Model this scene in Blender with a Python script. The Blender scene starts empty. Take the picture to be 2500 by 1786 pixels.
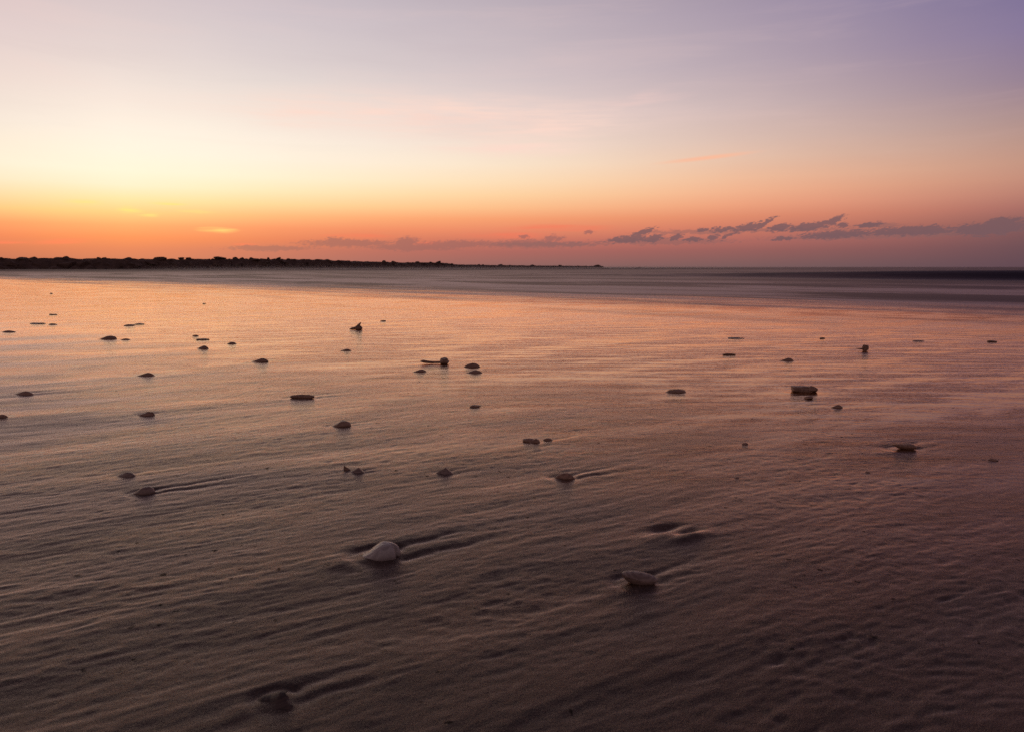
import bpy, bmesh, math, random
import numpy as np
from mathutils import Vector, Matrix, noise as mnoise
R = math.radians
sc = bpy.context.scene
COL = sc.collection

# ------------------------------------------------------------------ camera
CAM_H = 0.40
F = 1667.0                      # focal length in photograph pixels (24 mm on a 36 mm wide frame)
PITCH = math.atan(241.0 / F)    # horizon lies 241 px above the middle of the picture
cam_d = bpy.data.cameras.new('camera')
cam = bpy.data.objects.new('camera', cam_d); COL.objects.link(cam)
cam.location = (0, 0, CAM_H)
cam.rotation_euler = (math.pi / 2 - PITCH, 0, 0)
cam_d.sensor_width = 36; cam_d.lens = 36 * F / 2500.0
cam_d.clip_start = 0.02; cam_d.clip_end = 20000
cam_d.dof.use_dof = True; cam_d.dof.focus_distance = 2.2; cam_d.dof.aperture_fstop = 13.0
sc.camera = cam
sc.cycles.use_denoising = False
sc.view_settings.view_transform = 'Standard'
sc.view_settings.look = 'None'
sc.view_settings.exposure = 0.0
sc.view_settings.gamma = 1.0

def ray(px, py):
    a = (px - 1250) / F; b = (893 - py) / F
    c, s = math.cos(PITCH), math.sin(PITCH)
    return Vector((a, c + b * s, -s + b * c))
def ground(px, py, z=0.0):      # where the sight line through a photograph pixel meets the sand
    d = ray(px, py); t = (z - CAM_H) / d.z
    return Vector((d.x * t, d.y * t, z))
def azel(px, py):
    d = ray(px, py)
    return math.degrees(math.atan2(d.x, d.y)), math.degrees(math.atan2(d.z, math.hypot(d.x, d.y)))

# ------------------------------------------------------------------ node helper
class N:
    def __init__(s, tree): s.t = tree
    def new(s, typ, **kw):
        n = s.t.nodes.new(typ)
        for k, v in kw.items(): setattr(n, k, v)
        return n
    def put(s, sock, v):
        if isinstance(v, bpy.types.NodeSocket): s.t.links.new(v, sock)
        elif v is not None: sock.default_value = v
    def m(s, op, a, b=None, c=None, clamp=False):
        n = s.new('ShaderNodeMath', operation=op, use_clamp=clamp)
        for i, v in enumerate((a, b, c)):
            if v is not None: s.put(n.inputs[i], v)
        return n.outputs[0]
    def v(s, op, a, b=None):
        n = s.new('ShaderNodeVectorMath', operation=op)
        s.put(n.inputs[0], a)
        if b is not None: s.put(n.inputs[1], b)
        return n.outputs['Value'] if op in ('LENGTH', 'DOT_PRODUCT') else n.outputs['Vector']
    def comb(s, x, y, z=0.0):
        n = s.new('ShaderNodeCombineXYZ')
        for i, v in enumerate((x, y, z)): s.put(n.inputs[i], v)
        return n.outputs[0]
    def sep(s, v):
        n = s.new('ShaderNodeSeparateXYZ'); s.put(n.inputs[0], v); return n.outputs
    def rng(s, v, a, b, c=0.0, d=1.0, smooth=True):
        n = s.new('ShaderNodeMapRange', interpolation_type='SMOOTHSTEP' if smooth else 'LINEAR')
        for i, x in enumerate((v, a, b, c, d)): s.put(n.inputs[i], x)
        return n.outputs[0]
    def mix(s, f, a, b, typ='MIX'):
        n = s.new('ShaderNodeMix', data_type='RGBA', blend_type=typ)
        s.put(n.inputs[0], f); s.put(n.inputs[6], a); s.put(n.inputs[7], b)
        return n.outputs[2]
    def noise(s, vec, scale=5.0, detail=2.0, rough=0.5, dist=0.0):
        n = s.new('ShaderNodeTexNoise')
        s.put(n.inputs['Vector'], vec); n.inputs['Scale'].default_value = scale
        n.inputs['Detail'].default_value = detail; n.inputs['Roughness'].default_value = rough
        n.inputs['Distortion'].default_value = dist
        return n.outputs[0]

def lin(c):
    return tuple((x / 255 / 12.92) if x / 255 <= 0.04045 else ((x / 255 + 0.055) / 1.055) ** 2.4 for x in c)
def rgba(c): return (*lin(c), 1.0)

# ------------------------------------------------------------------ sky
SX = [0, 330, 600, 1250, 1900, 2500]
SKY = {   # sky colour by height (photograph rows), one entry per SX column
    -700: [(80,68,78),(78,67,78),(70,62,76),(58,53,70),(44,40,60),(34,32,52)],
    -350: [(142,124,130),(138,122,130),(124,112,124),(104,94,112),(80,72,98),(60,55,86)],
    -150: [(204,184,188),(200,182,188),(186,174,184),(166,154,170),(138,126,150),(112,102,142)],
    0:    [(222,202,202),(216,200,202),(207,194,200),(190,176,186),(162,147,168),(128,116,158)],
    100:  [(229,209,206),(225,210,208),(217,204,206),(199,185,191),(173,156,172),(134,117,151)],
    200:  [(238,220,211),(240,225,217),(230,217,212),(213,197,199),(187,168,176),(150,128,146)],
    300:  [(245,232,218),(252,240,226),(247,236,223),(233,214,207),(209,183,177),(177,145,140)],
    370:  [(251,238,214),(255,245,226),(254,241,224),(246,224,206),(223,187,168),(193,150,134)],
    410:  [(254,240,216),(255,246,221),(255,244,221),(252,228,200),(234,187,158),(199,148,128)],
    450:  [(255,228,188),(255,240,208),(255,239,203),(254,220,180),(238,178,143),(196,138,120)],
    480:  [(254,214,160),(255,231,174),(255,228,174),(254,208,158),(238,168,134),(184,124,111)],
    510:  [(255,197,128),(255,214,141),(255,208,142),(252,187,136),(230,149,117),(168,108,102)],
    535:  [(249,160,106),(252,182,118),(252,174,117),(246,158,112),(214,130,104),(146,96,94)],
    560:  [(240,134,97),(246,151,102),(242,144,101),(234,138,104),(196,116,100),(130,88,90)],
    585:  [(222,120,86),(232,130,88),(226,126,92),(206,116,98),(174,104,98),(118,82,88)],
    610:  [(192,108,90),(202,114,94),(194,112,98),(174,102,97),(148,94,93),(108,78,86)],
    650:  [(160,98,92),(166,104,98),(166,106,102),(140,100,98),(118,90,92),(98,74,84)],
}
rows = sorted(SKY)
def sky_at(px, py):
    py = max(rows[0], min(rows[-1], py)); px = max(0, min(2500, px))
    j = max(i for i in range(len(rows) - 1) if rows[i] <= py)
    f = (py - rows[j]) / (rows[j + 1] - rows[j])
    xs = np.array(SX, float)
    out = []
    for k in range(3):
        v = []
        for r in (rows[j], rows[j + 1]):
            ys = np.array([lin(c)[k] for c in SKY[r]])
            m = np.gradient(ys, xs)
            i = min(len(xs) - 2, int(np.searchsorted(xs, px, 'right')) - 1)
            h = xs[i + 1] - xs[i]; t = (px - xs[i]) / h
            v.append((2*t**3-3*t*t+1)*ys[i] + (t**3-2*t*t+t)*h*m[i] + (-2*t**3+3*t*t)*ys[i+1] + (t**3-t*t)*h*m[i+1])
        out.append(max(0, v[0] * (1 - f) + v[1] * f))
    return out
def project(az, el):
    a, e = R(az), R(el)
    d = (math.sin(a) * math.cos(e), math.cos(a) * math.cos(e), math.sin(e))
    c, s = math.cos(PITCH), math.sin(PITCH)
    fw = d[1] * c - d[2] * s; up = d[1] * s + d[2] * c
    return 1250 + F * d[0] / fw, 893 - F * up / fw

world = bpy.data.worlds.new('World'); sc.world = world; world.use_nodes = True
wt = world.node_tree; wt.nodes.clear(); W = N(wt)
dirv = W.new('ShaderNodeTexCoord').outputs['Generated']
dx, dy, dz = W.sep(dirv)
AZ = W.m('MULTIPLY', W.m('ARCTAN2', dx, dy), 57.29578)
EL = W.m('MULTIPLY', W.m('ARCSINE', dz), 57.29578)
EMAX = 40.0
els = [0, .5, 1.3, 2.1, 3.0, 3.9, 4.8, 5.8, 6.8, 8.2, 9.6, 12, 15, 18.5, 22, 27, 33, 40]
def column(colors):
    n = W.new('ShaderNodeValToRGB'); cr = n.color_ramp
    W.put(n.inputs[0], W.m('DIVIDE', EL, EMAX))
    while len(cr.elements) < len(els): cr.elements.new(0.5)
    for e, el, c in zip(cr.elements, els, colors):
        e.position = el / EMAX; e.color = (*c, 1)
    return n.outputs[0]
def sample(az):
    res = []
    for el in els:
        px, py = project(az, el)
        res.append(sky_at(px, py))
    return res
AZS = [-36.6, -33, -29, -24, -19, -12, -6, 0, 6, 12, 18, 24, 30, 36.6]
cols = [sample(a) for a in AZS]
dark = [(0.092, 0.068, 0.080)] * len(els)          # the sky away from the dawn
def blendc(A, B, f): return [tuple(a * (1 - f) + b * f for a, b in zip(x, y)) for x, y in zip(A, B)]
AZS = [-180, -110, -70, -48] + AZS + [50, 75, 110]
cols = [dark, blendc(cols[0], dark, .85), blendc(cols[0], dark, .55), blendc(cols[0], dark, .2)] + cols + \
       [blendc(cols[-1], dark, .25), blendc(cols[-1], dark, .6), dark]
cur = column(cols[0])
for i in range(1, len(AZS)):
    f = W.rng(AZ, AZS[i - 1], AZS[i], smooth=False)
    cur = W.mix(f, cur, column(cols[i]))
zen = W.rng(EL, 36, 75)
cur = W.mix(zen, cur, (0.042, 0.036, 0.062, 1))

uv = W.comb(AZ, EL)
def blobs(lst, warp, k=1.0, lean=0.0):
    """nearest of a list of clouds given as photograph (x0, y0, x1, y1) boxes, slanted ones too"""
    cur = None
    for b in lst:
        x0, y0, x1, y1 = b[:4]
        slant = b[4] if len(b) > 4 else 0.0
        c = azel((x0 + x1) / 2, (y0 + y1) / 2)
        ra = abs(azel(x1, y0)[0] - azel(x0, y0)[0]) / 2; re = abs(y1 - y0) / 2 / F * 57.3 * k
        p = W.v('SUBTRACT', warp, (c[0], c[1], 0))
        if lean:
            s = W.sep(p); p = W.comb(W.m('MULTIPLY_ADD', s[1], -lean, s[0]), s[1])
        if slant:
            s = W.sep(p); p = W.comb(s[0], W.m('MULTIPLY_ADD', s[0], -slant, s[1]))
        d = W.v('LENGTH', W.v('MULTIPLY', p, (1 / ra, 1 / re, 0)))
        cur = d if cur is None else W.m('MINIMUM', cur, d)
    return cur
def wob(sx, sy, amp, ay, detail=3.0):
    a = W.new('ShaderNodeTexNoise'); W.put(a.inputs['Vector'], W.v('MULTIPLY', uv, (sx, sy, 0)))
    a.inputs['Scale'].default_value = 1.0; a.inputs['Detail'].default_value = detail; a.inputs['Roughness'].default_value = .6
    return W.v('ADD', uv, W.v('MULTIPLY', W.v('SUBTRACT', a.outputs['Color'], (.5, .5, .5)), (amp, ay, 0)))
w1 = wob(1.9, 3.6, 1.5, .62, 5.0)
su = W.sep(uv)
uvs = W.comb(W.m('MULTIPLY_ADD', su[1], -1.3, su[0]), su[1])
n1 = W.noise(W.v('MULTIPLY', uvs, (1.5, 3.0, 0)), 2.4, 7.0, .66)
# grey cumulus scraps low over the sea
near = blobs([(1480,574,1585,596),(1545,556,1590,584,.35),(1570,572,1622,594),(1638,568,1662,590),(1666,578,1716,592),(1728,570,1754,590),
    (1700,555,1732,567),(1736,553,1796,568),(1768,562,1788,588,.5),(1792,543,1856,568),(1846,529,1882,562,.5),(1876,545,1930,568),
    (1925,542,2030,566,.06),(2000,528,2050,556,.3),(2042,543,2070,556),(2092,542,2158,558),(1950,562,2130,584,.03),(1885,578,1935,590),
    (2100,552,2345,577,.01),(2310,542,2520,576),(2400,530,2500,556),(2230,548,2300,562)], w1, .8, 1.1)
link = blobs([(1440,584,1780,597),(1570,562,1810,572),(1880,568,2420,582,.01),(1700,558,2070,566),(1200,592,1480,602),(2080,546,2200,556)], w1)
far = blobs([(1205,586,1356,604),(1330,574,1356,594),(1030,588,1195,606),(960,580,1018,608),(1165,588,1192,602),(740,586,962,602),(790,580,840,596),
    (1268,574,1292,582),(1430,561,1450,571),(1355,576,1378,588),(560,600,760,612),(900,596,1120,612),(1150,590,1460,606)], w1, 1.0, .8)
def mask(d, lo, hi, amt): return W.m('MULTIPLY', W.rng(W.m('MULTIPLY_ADD', n1, 2.1, W.m('SUBTRACT', d, 1.02)), lo, hi, 1.0, 0.0), amt)
# warm and pale streaks
w2 = wob(.22, 2.2, 2.5, .35)
n2 = W.noise(W.v('MULTIPLY', uv, (.25, 4.0, 0)), 1.0, 4.0, .6)
def soft(d, amt): return W.m('MULTIPLY', W.m('MULTIPLY', W.rng(d, .1, 1.3, 1.0, 0.0), W.rng(n2, .3, .7, .25, 1.0)), amt)
w3 = wob(.10, .6, 4.0, .9, 3.0)
n3 = W.noise(W.v('MULTIPLY', uv, (.16, 1.3, 0)), 1.0, 5.0, .58, .3)
pink = blobs([(560,236,1560,330),(820,235,1300,300),(1100,280,1560,345,.05),(1060,345,1460,380),(600,255,900,310)], w3)
cur = W.mix(W.m('MULTIPLY', W.m('MULTIPLY', W.rng(pink, .0, 1.5, 1.0, 0.0), W.m('MULTIPLY', W.rng(n3, .28, .62, .5, 1.0), W.rng(n2, .3, .65, .55, 1.0))), .9), cur, rgba((255,219,204)))
veil = W.noise(W.v('MULTIPLY', uv, (.05, .5, 0)), 1.0, 5.0, .6, .4)
vup = W.rng(EL, 5, 12)
cur = W.mix(W.m('MULTIPLY', W.m('MULTIPLY', W.rng(veil, .45, .75), vup), .12), cur, rgba((252,214,204)))
cur = W.mix(W.m('MULTIPLY', W.m('MULTIPLY', W.rng(veil, .5, .25), vup), .06), cur, rgba((170,150,165)))
wisp = blobs([(1440,238,1660,262,.1),(1500,228,1620,250,.25)], w3)
cur = W.mix(W.m('MULTIPLY', W.rng(wisp, 0, 1.4, 1.0, 0.0), W.rng(n2, .3, .65, .1, .35)), cur, rgba((246,206,198)))
trail = blobs([(1590,380,1860,392,.075)], uv)
cur = W.mix(W.rng(trail, .1, 1.2, .8, 0.0), cur, rgba((255,186,152)))
yel = blobs([(290,506,350,520),(345,520,392,530),(360,492,470,500),(430,514,530,521),(490,556,580,568),(150,490,260,502)], w2)
cur = W.mix(soft(yel, .9), cur, rgba((255,226,128)))
red = blobs([(-80,586,70,594),(60,583,235,596,.05),(560,592,640,599),(780,570,960,584),(1120,566,1370,584),(1010,590,1080,600),(1230,548,1500,566)], w2)
cur = W.mix(soft(red, .75), cur, rgba((248,118,92)))
cur = W.mix(mask(far, .65, 1.4, .78), cur, rgba((156,100,98)))
cur = W.mix(mask(link, .65, 1.4, .5), cur, rgba((132,96,98)))
cur = W.mix(mask(near, .78, 1.18, .85), cur, rgba((117,88,95)))
# thin atmosphere of the physical sky underneath
nish = W.new('ShaderNodeTexSky', sky_type='NISHITA'); nish.sun_disc = False
SUN_AZ, SUN_EL = -29.0, 3.0
nish.sun_elevation = R(SUN_EL); nish.sun_rotation = R(SUN_AZ)
b1 = W.new('ShaderNodeBackground'); W.put(b1.inputs[0], nish.outputs[0]); b1.inputs[1].default_value = 0.004
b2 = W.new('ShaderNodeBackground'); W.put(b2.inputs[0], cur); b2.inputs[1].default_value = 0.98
ad = W.new('ShaderNodeAddShader'); wt.links.new(b1.outputs[0], ad.inputs[0]); wt.links.new(b2.outputs[0], ad.inputs[1])
wo = W.new('ShaderNodeOutputWorld'); wt.links.new(ad.outputs[0], wo.inputs[0])

sun_d = bpy.data.lights.new('sun', 'SUN'); sun = bpy.data.objects.new('sun', sun_d); COL.objects.link(sun)
sun_d.energy = 0.03; sun_d.angle = R(60); sun_d.color = (1.0, .55, .28)
sd = Vector((math.sin(R(SUN_AZ)) * math.cos(R(5)), math.cos(R(SUN_AZ)) * math.cos(R(5)), math.sin(R(5))))
sun.rotation_euler = (-sd).to_track_quat('-Z', 'Y').to_euler()

# ------------------------------------------------------------------ numpy noise
def vnoise(x, y, seed=0):
    xi = np.floor(x).astype(np.int64); yi = np.floor(y).astype(np.int64)
    xf = x - xi; yf = y - yi
    u = xf * xf * xf * (xf * (xf * 6 - 15) + 10); v = yf * yf * yf * (yf * (yf * 6 - 15) + 10)
    def g(ix, iy, fx, fy):
        h = (ix * 374761393 + iy * 668265263 + seed * 1442695041) & 0xffffffff
        h = ((h ^ (h >> 13)) * 1274126177) & 0xffffffff
        h = h ^ (h >> 16)
        a = (h & 0xffff) / 65536.0 * 2 * np.pi
        return np.cos(a) * fx + np.sin(a) * fy
    n00 = g(xi, yi, xf, yf); n10 = g(xi + 1, yi, xf - 1, yf)
    n01 = g(xi, yi + 1, xf, yf - 1); n11 = g(xi + 1, yi + 1, xf - 1, yf - 1)
    return ((n00 * (1 - u) + n10 * u) * (1 - v) + (n01 * (1 - u) + n11 * u) * v) * 1.6
def fbm(x, y, o=3, seed=0, g=.5):
    s = 0; a = 1
    for k in range(o):
        s = s + a * vnoise(x * 2 ** k, y * 2 ** k, seed + k * 17); a *= g
    return s
def sstep(x, a, b):
    t = np.clip((x - a) / (b - a), 0, 1); return t * t * (3 - 2 * t)

FLOW = R(28.0)                                     # the backwash ran this way over the sand
fc, fs = math.cos(FLOW), math.sin(FLOW)
NSH = (0.633, 0.774)                               # towards the sea, square to the waterline
SHORE = 6.45

# ------------------------------------------------------------------ finds on the sand (photograph boxes)
# kind, x0, x1, y_top, y_base, label, category, group, wake(0..1), tint
F_ = []
def find(kind, x0, x1, yt, yb, label, wake=.5, tint='dark', cat='shell', group=None, name=None):
    F_.append(dict(kind=kind, x0=x0, x1=x1, yt=yt, yb=yb, label=label, wake=wake, tint=tint, cat=cat, group=group, name=name))
G1 = 'shells lying on the wet sand'
find('valve', 873, 982, 1306, 1362, 'large pale broken clam shell with pointed left end, nearest big shell on dark sand', 1.0, 'pale')
find('cup', 1514, 1608, 1380, 1422, 'oval clam shell, light upper rim, black underside, right of the large pale one', .9, 'mid')
find('tilt', 628, 728, 1660, 1712, 'half-buried shell edge poking out of a scoured hollow, nearest the bottom of the photo', 1.0, 'mid')
find('valve', 322, 378, 1177, 1204, 'smooth pale shell with long twin grooves trailing behind it on the left', 1.0, 'mid')
find('dome', 285, 334, 1145, 1160, 'low sand-coloured shell just behind the one with long twin grooves', .5, 'mid')
find('shard', 836, 856, 1130, 1148, 'small upright triangular shell chip left of the tented fragment', .2, 'dark')
find('tent', 856, 890, 1134, 1155, 'tented shell fragment with a lit left edge beside the small upright chip', .8, 'mid')
find('tent', 1064, 1106, 1130, 1155, 'curled shell fragment with raised peak, alone in the centre of the sand', .6, 'mid')
find('dome', 1352, 1404, 1149, 1169, 'dark oval shell with a long straight groove running right', 1.0, 'dark')
find('valve', 808, 858, 1021, 1042, 'humped brown shell with a dark streak at its right side', .5, 'dark')
find('lump', 1278, 1302, 1065, 1078, 'small round lump touching the left of a ridged shell', .1, 'dark', 'pebble')
find('dome', 1290, 1320, 1066, 1081, 'ridged dark shell with a small lump at its left', .3, 'dark')
find('dome', 1324, 1350, 1066, 1075, 'flat small shell just right of the ridged pair', .4, 'dark')
find('frag', 1145, 1173, 984, 993, 'small dark flake of shell alone at mid distance', .4, 'dark', 'shell fragment')
find('long', 708, 768, 957, 973, 'long dark cigar-shaped shell with thin spikes of shadow at both ends', .5, 'dark')
find('frill', 338, 378, 998, 1014, 'shell with a jagged frilly crest left of centre', .4, 'dark')
find('dome', 33, 84, 950, 963, 'rounded brown shell near the left edge with a streak to its right', .6, 'dark')
find('dome', -14, 18, 1010, 1021, 'brown shell cut off by the left edge of the photo', .4, 'dark')
find('dome', 336, 377, 906, 918, 'smooth domed shell in the glow below the pair of pale ridges', .5, 'dark')
find('chip', 617, 656, 871, 884, 'black domed shell with a notch bitten out of its right end', .6, 'dark')
find('dome', 480, 511, 840, 852, 'round domed shell, lowest of the cluster of four in the orange glow', .3, 'dark')
find('dome', 554, 578, 833, 840, 'small flat shell at the right end of the cluster in the orange glow', .3, 'dark')
find('frag', 482, 508, 823, 830, 'small notched shell in the middle of the cluster in the glow', .3, 'dark', 'shell fragment')
find('dome', 468, 486, 816, 821, 'tiny shell at the back of the cluster in the orange glow', .2, 'dark')
find('valve', 240, 284, 816, 829, 'humped tan shell with a blunt right end in the far left glow', .3, 'dark')
find('dome', 295, 318, 825, 830, 'thin flat shell right beside the humped tan shell', .2, 'dark')
find('dome', 4, 40, 805, 811, 'thin brown shell at the left edge in the far glow', .3, 'dark')
find('frag', 73, 108, 786, 791, 'thin pale flake far off on the left wet sand', .1, 'mid', 'shell fragment')
find('dome', 118, 140, 788, 793, 'small flat shell right of the thin pale flake', .1, 'mid')
find('frag', 303, 329, 790, 796, 'flat dark flake in front of a paler one at far left', .1, 'dark', 'shell fragment')
find('frag', 330, 350, 787, 792, 'paler flake touching the flat dark one at far left', .1, 'mid', 'shell fragment')
find('frag', 122, 139, 764, 769, 'tiny dark flake farthest out on the left wet sand', .1, 'dark', 'shell fragment')
find('dome', 832, 858, 850, 857, 'small dark shell between the fin-shaped shell and the knobbed whelk', .3, 'dark')
find('fin', 853, 884, 789, 807, 'shell lying low with one fin standing up and its reflection below', .1, 'dark')
find('lump', 930, 941, 781, 785, 'tiny pebble right of the fin-shaped shell', 0, 'dark', 'pebble')
find('whelk', 1026, 1098, 867, 891, 'knobbed whelk shell with a long stem to the left and a block-like head', .2, 'dark', 'whelk')
find('dome', 1132, 1173, 882, 897, 'round-backed shell right of the knobbed whelk', .3, 'dark')
find('dome', 1138, 1179, 900, 911, 'round-backed shell directly in front of its twin right of the whelk', .2, 'dark')
find('dome', 1008, 1042, 899, 908, 'flat dark shell in front of the stem of the knobbed whelk', .3, 'dark')
find('frill', 1626, 1675, 943, 957, 'bristly ribbed dark shell standing in the shine right of centre', .1, 'dark')
find('block', 1932, 1991, 937, 957, 'box-shaped dark shell with a round knob at its right end', .2, 'dark')
find('lump', 1965, 1983, 963, 974, 'small dark lump just in front of the box-shaped shell', .2, 'dark', 'pebble')
find('dome', 2030, 2058, 984, 995, 'small domed shell right of the box-shaped one, lower in the photo', .4, 'dark')
find('dome', 1905, 1938, 870, 881, 'flat-topped dark shell with bright ripples on both sides', .2, 'dark')
find('long', 1764, 1796, 860, 867, 'thin straight shell lying flat in a bright ripple', .1, 'dark', 'razor shell')
find('knob', 2090, 2119, 841, 858, 'small fan-shaped shell standing upright with a thin tail to the left', .1, 'dark')
find('frag', 1780, 1815, 822, 826, 'thin flake far out in a pink ripple', .05, 'mid', 'shell fragment')
find('frag', 2000, 2015, 822, 827, 'short dark flake far out behind the fan-shaped shell', .05, 'dark', 'shell fragment')
find('frag', 2231, 2256, 829, 833, 'pale flat flake far out on the right', .05, 'mid', 'shell fragment')
find('frag', 2411, 2431, 828, 835, 'dark flake farthest to the right', .05, 'dark', 'shell fragment')
find('wedge', 2176, 2238, 1077, 1097, 'dark wedge-shaped shell with a ragged lower edge on the right', .7, 'dark')
find('lump', 1813, 1826, 1077, 1084, 'tiny pebble on smooth wet sand right of centre', .1, 'dark', 'pebble')
find('lump', 2416, 2434, 1118, 1123, 'small black pebble near the right edge', .1, 'dark', 'pebble')
find('lump', 2114, 2124, 1147, 1151, 'reddish speck-like pebble right of centre in front of the wedge', 0, 'dark', 'pebble')
find('lump', 1794, 1803, 1161, 1165, 'tiny reddish pebble right of centre', 0, 'dark', 'pebble')
find('lump', 122, 128, 714, 718, 'tiny dark pebble near the waterline at far left', 0, 'dark', 'pebble')
find('lump', 495, 501, 739, 742, 'tiny dark speck of pebble far out left of centre', 0, 'dark', 'pebble')
F_[3]['L'] = 4.6; F_[8]['L'] = 4.2
for f in F_:
    xm = (f['x0'] + f['x1']) / 2
    p = ground(xm, f['yb'] - .12 * (f['yb'] - f['yt'])); f['p'] = p
    f['w'] = (f['x1'] - f['x0']) / F * math.hypot(p.y, .0) * 1.0
    f['h'] = (f['yb'] - f['yt']) / F * p.y * (.66 if f['kind'] in ('block', 'long', 'wedge', 'frill', 'whelk', 'lump', 'frag', 'chip', 'tent', 'shard') else 1)
HOLLOWS = [(1622, 1288, .075, .55), (1672, 1297, .055, .5)]   # scours left where shells had been: x, y, length, depth factor

# ------------------------------------------------------------------ sand height
def base_level(x, y):
    s = NSH[0] * x + NSH[1] * y
    wav = fbm(x * .22, y * .22, 2, 91) * .5
    return -.022 * np.maximum(0, s + wav - (SHORE - .4)) - .0006 * np.maximum(0, s + wav - (SHORE + 60))
def sand_height(x, y):
    s = NSH[0] * x + NSH[1] * y
    a = x * fc + y * fs; b = -x * fs + y * fc
    damp = 1 - .86 * sstep(s, .9, 2.6)
    far = 1 - sstep(s, 4.5, 7)
    r = np.hypot(x, y)
    wa = a + .05 * vnoise(a * 3, b * 5, 5); wb = b + .012 * vnoise(a * 4, b * 9, 6)
    big = fbm(wa * 3.6, wb * 11, 3, 11) * .0015 * (1 - .5 * sstep(s, .4, 1.6))
    mid = vnoise(wa * 9, wb * 44, 21) * .0006 + vnoise(wa * 20, wb * 84, 22) * .0006
    ridg = -np.abs(vnoise(wa * 4.5, wb * 34, 31)) * .0011
    patch = sstep(fbm(x * 2.3, y * 2.3, 2, 44), -.15, .5) * (0.45 + .55 * sstep(x, -.25, .35))
    lumps = (vnoise(x * 55 + 4 * vnoise(x * 9, y * 9, 3), y * 75, 51) * .0006 + vnoise(wa * 34, wb * 120, 52) * .0007) * (0.3 + patch * .9)
    scal = -np.maximum(0, vnoise(wa * 22, wb * 60, 61) - .42) * .0042 * (0.3 + patch)
    near = 1 - sstep(r, 2.2, 5)
    fine = (vnoise(wa * 45, wb * 120, 81) * .00045 + vnoise(wa * 80, wb * 170, 82) * .00032 + vnoise(x * 110, y * 110, 83) * .00022) * near
    z = .66 * damp * (big * 1.0 + fbm(wa * 1.5, wb * 5.0, 2, 131) * .0034 * (1 - .45 * sstep(s, .4, 1.4)) + mid + ridg + fine + (lumps + scal) * near)
    z = z + far * .0011 * fbm(a * .9, b * 2.6, 2, 71)
    z = z * far
    z = z + base_level(x, y)
    for f in F_:
        if f['wake'] <= 0: continue
        p, w = f['p'], f['w']; k = f['wake']
        sel = np.where((np.abs(x - p.x) < w * 9) & (np.abs(y - p.y) < w * 7))
        if len(sel[0]) == 0: continue
        X = x[sel] - p.x; Y = y[sel] - p.y
        A = (X * fc + Y * fs) / w; B = (-X * fs + Y * fc) / w
        dz = 0
        # scour moat round the shell, deeper on the seaward side
        rr = np.sqrt((X / w / .62) ** 2 + (Y / w / .5) ** 2)
        dz = dz - k * .042 * np.exp(-((rr - 1.05) / .3) ** 2) * (1 + .6 * np.tanh(2 * B))
        # two grooves with a ridge between, trailing along the flow
        L = f.get('L') or (1.0 + 2.3 * k)
        env = sstep(A, .15, .55) * (1 - sstep(A, .6 * L, L * 1.25))
        for sg, o, dd in ((1, .34, 1.0), (-1, .22, .8)):
            c = sg * (o + .06 * A) + .14 * vnoise(A * .9 + 7 * sg, A * 0 + p.x * 10, 8)
            dz = dz - k * .052 * dd * env * (1 - .6 * sstep(A, .5, L)) * np.exp(-((B - c) / np.maximum(.05, .15 - .012 * A)) ** 2)
        env = env * (.55 + .7 * np.clip(vnoise(A * 1.7 + p.y * 9, B * 2.5, 9) + .5, 0, 1)); dz = dz + k * .018 * env * np.exp(-(B / .15) ** 2)
        # a little sand banked against the landward end
        dz = dz + k * .045 * np.exp(-((A + .75) / .5) ** 2 - (B / .3) ** 2)
        z[sel] += dz * w
    for hx, hy, L, d in HOLLOWS:
        p = ground(hx, hy)
        X = x - p.x; Y = y - p.y
        A = (X * fc + Y * fs) / L; B = (-X * fs + Y * fc) / L
        z -= d * .012 * np.exp(-(A / .45) ** 2 - (B / .16) ** 2) - .004 * np.exp(-((A + .1) / .6) ** 2 - ((B + .35) / .18) ** 2)
    return z
def z_at(x, y):
    return float(sand_height(np.array([x]), np.array([y]))[0])

def grid_mesh(name, xs, ys, Z, tf=None):
    nx, ny = len(xs), len(ys)
    X, Y = np.meshgrid(xs, ys)
    if tf: X, Y = tf(X, Y)
    z = Z(X, Y)
    co = np.stack([X, Y, z], -1).reshape(-1, 3).astype(np.float32)
    i = np.arange((nx - 1) * (ny - 1)); r = i // (nx - 1); c = i % (nx - 1)
    v0 = r * nx + c
    f = np.stack([v0, v0 + 1, v0 + nx + 1, v0 + nx], -1).astype(np.int32)
    me = bpy.data.meshes.new(name)
    me.vertices.add(len(co)); me.vertices.foreach_set('co', co.ravel())
    me.loops.add(f.size); me.loops.foreach_set('vertex_index', f.ravel())
    me.polygons.add(len(f)); me.polygons.foreach_set('loop_start', np.arange(0, f.size, 4, dtype=np.int32))
    me.polygons.foreach_set('loop_total', np.full(len(f), 4, np.int32))
    me.polygons.foreach_set('use_smooth', np.ones(len(f), bool))
    me.update(calc_edges=True)
    o = bpy.data.objects.new(name, me); COL.objects.link(o)
    return o
def grow(start, step, ratio, end):
    out = []; v = start
    while v < end: v += step; step *= ratio; out.append(v)
    return out
xs = list(np.arange(-.9, .9001, .0034)); g = grow(.9, .0036, 1.032, 6000)
xs = np.array([-v for v in reversed(g)] + xs + g)
ys = []; v = .42
while v < 9: ys.append(v); v += max(.0023, v * v / 300)
ys = ys + grow(ys[-1], .27, 1.05, 8000)
ys = [.42 - v for v in reversed(grow(0, .01, 1.25, 40))] + ys
ys = np.array(ys)
sand = grid_mesh('sand', xs, ys, sand_height); sand['kind'] = 'structure'

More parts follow.
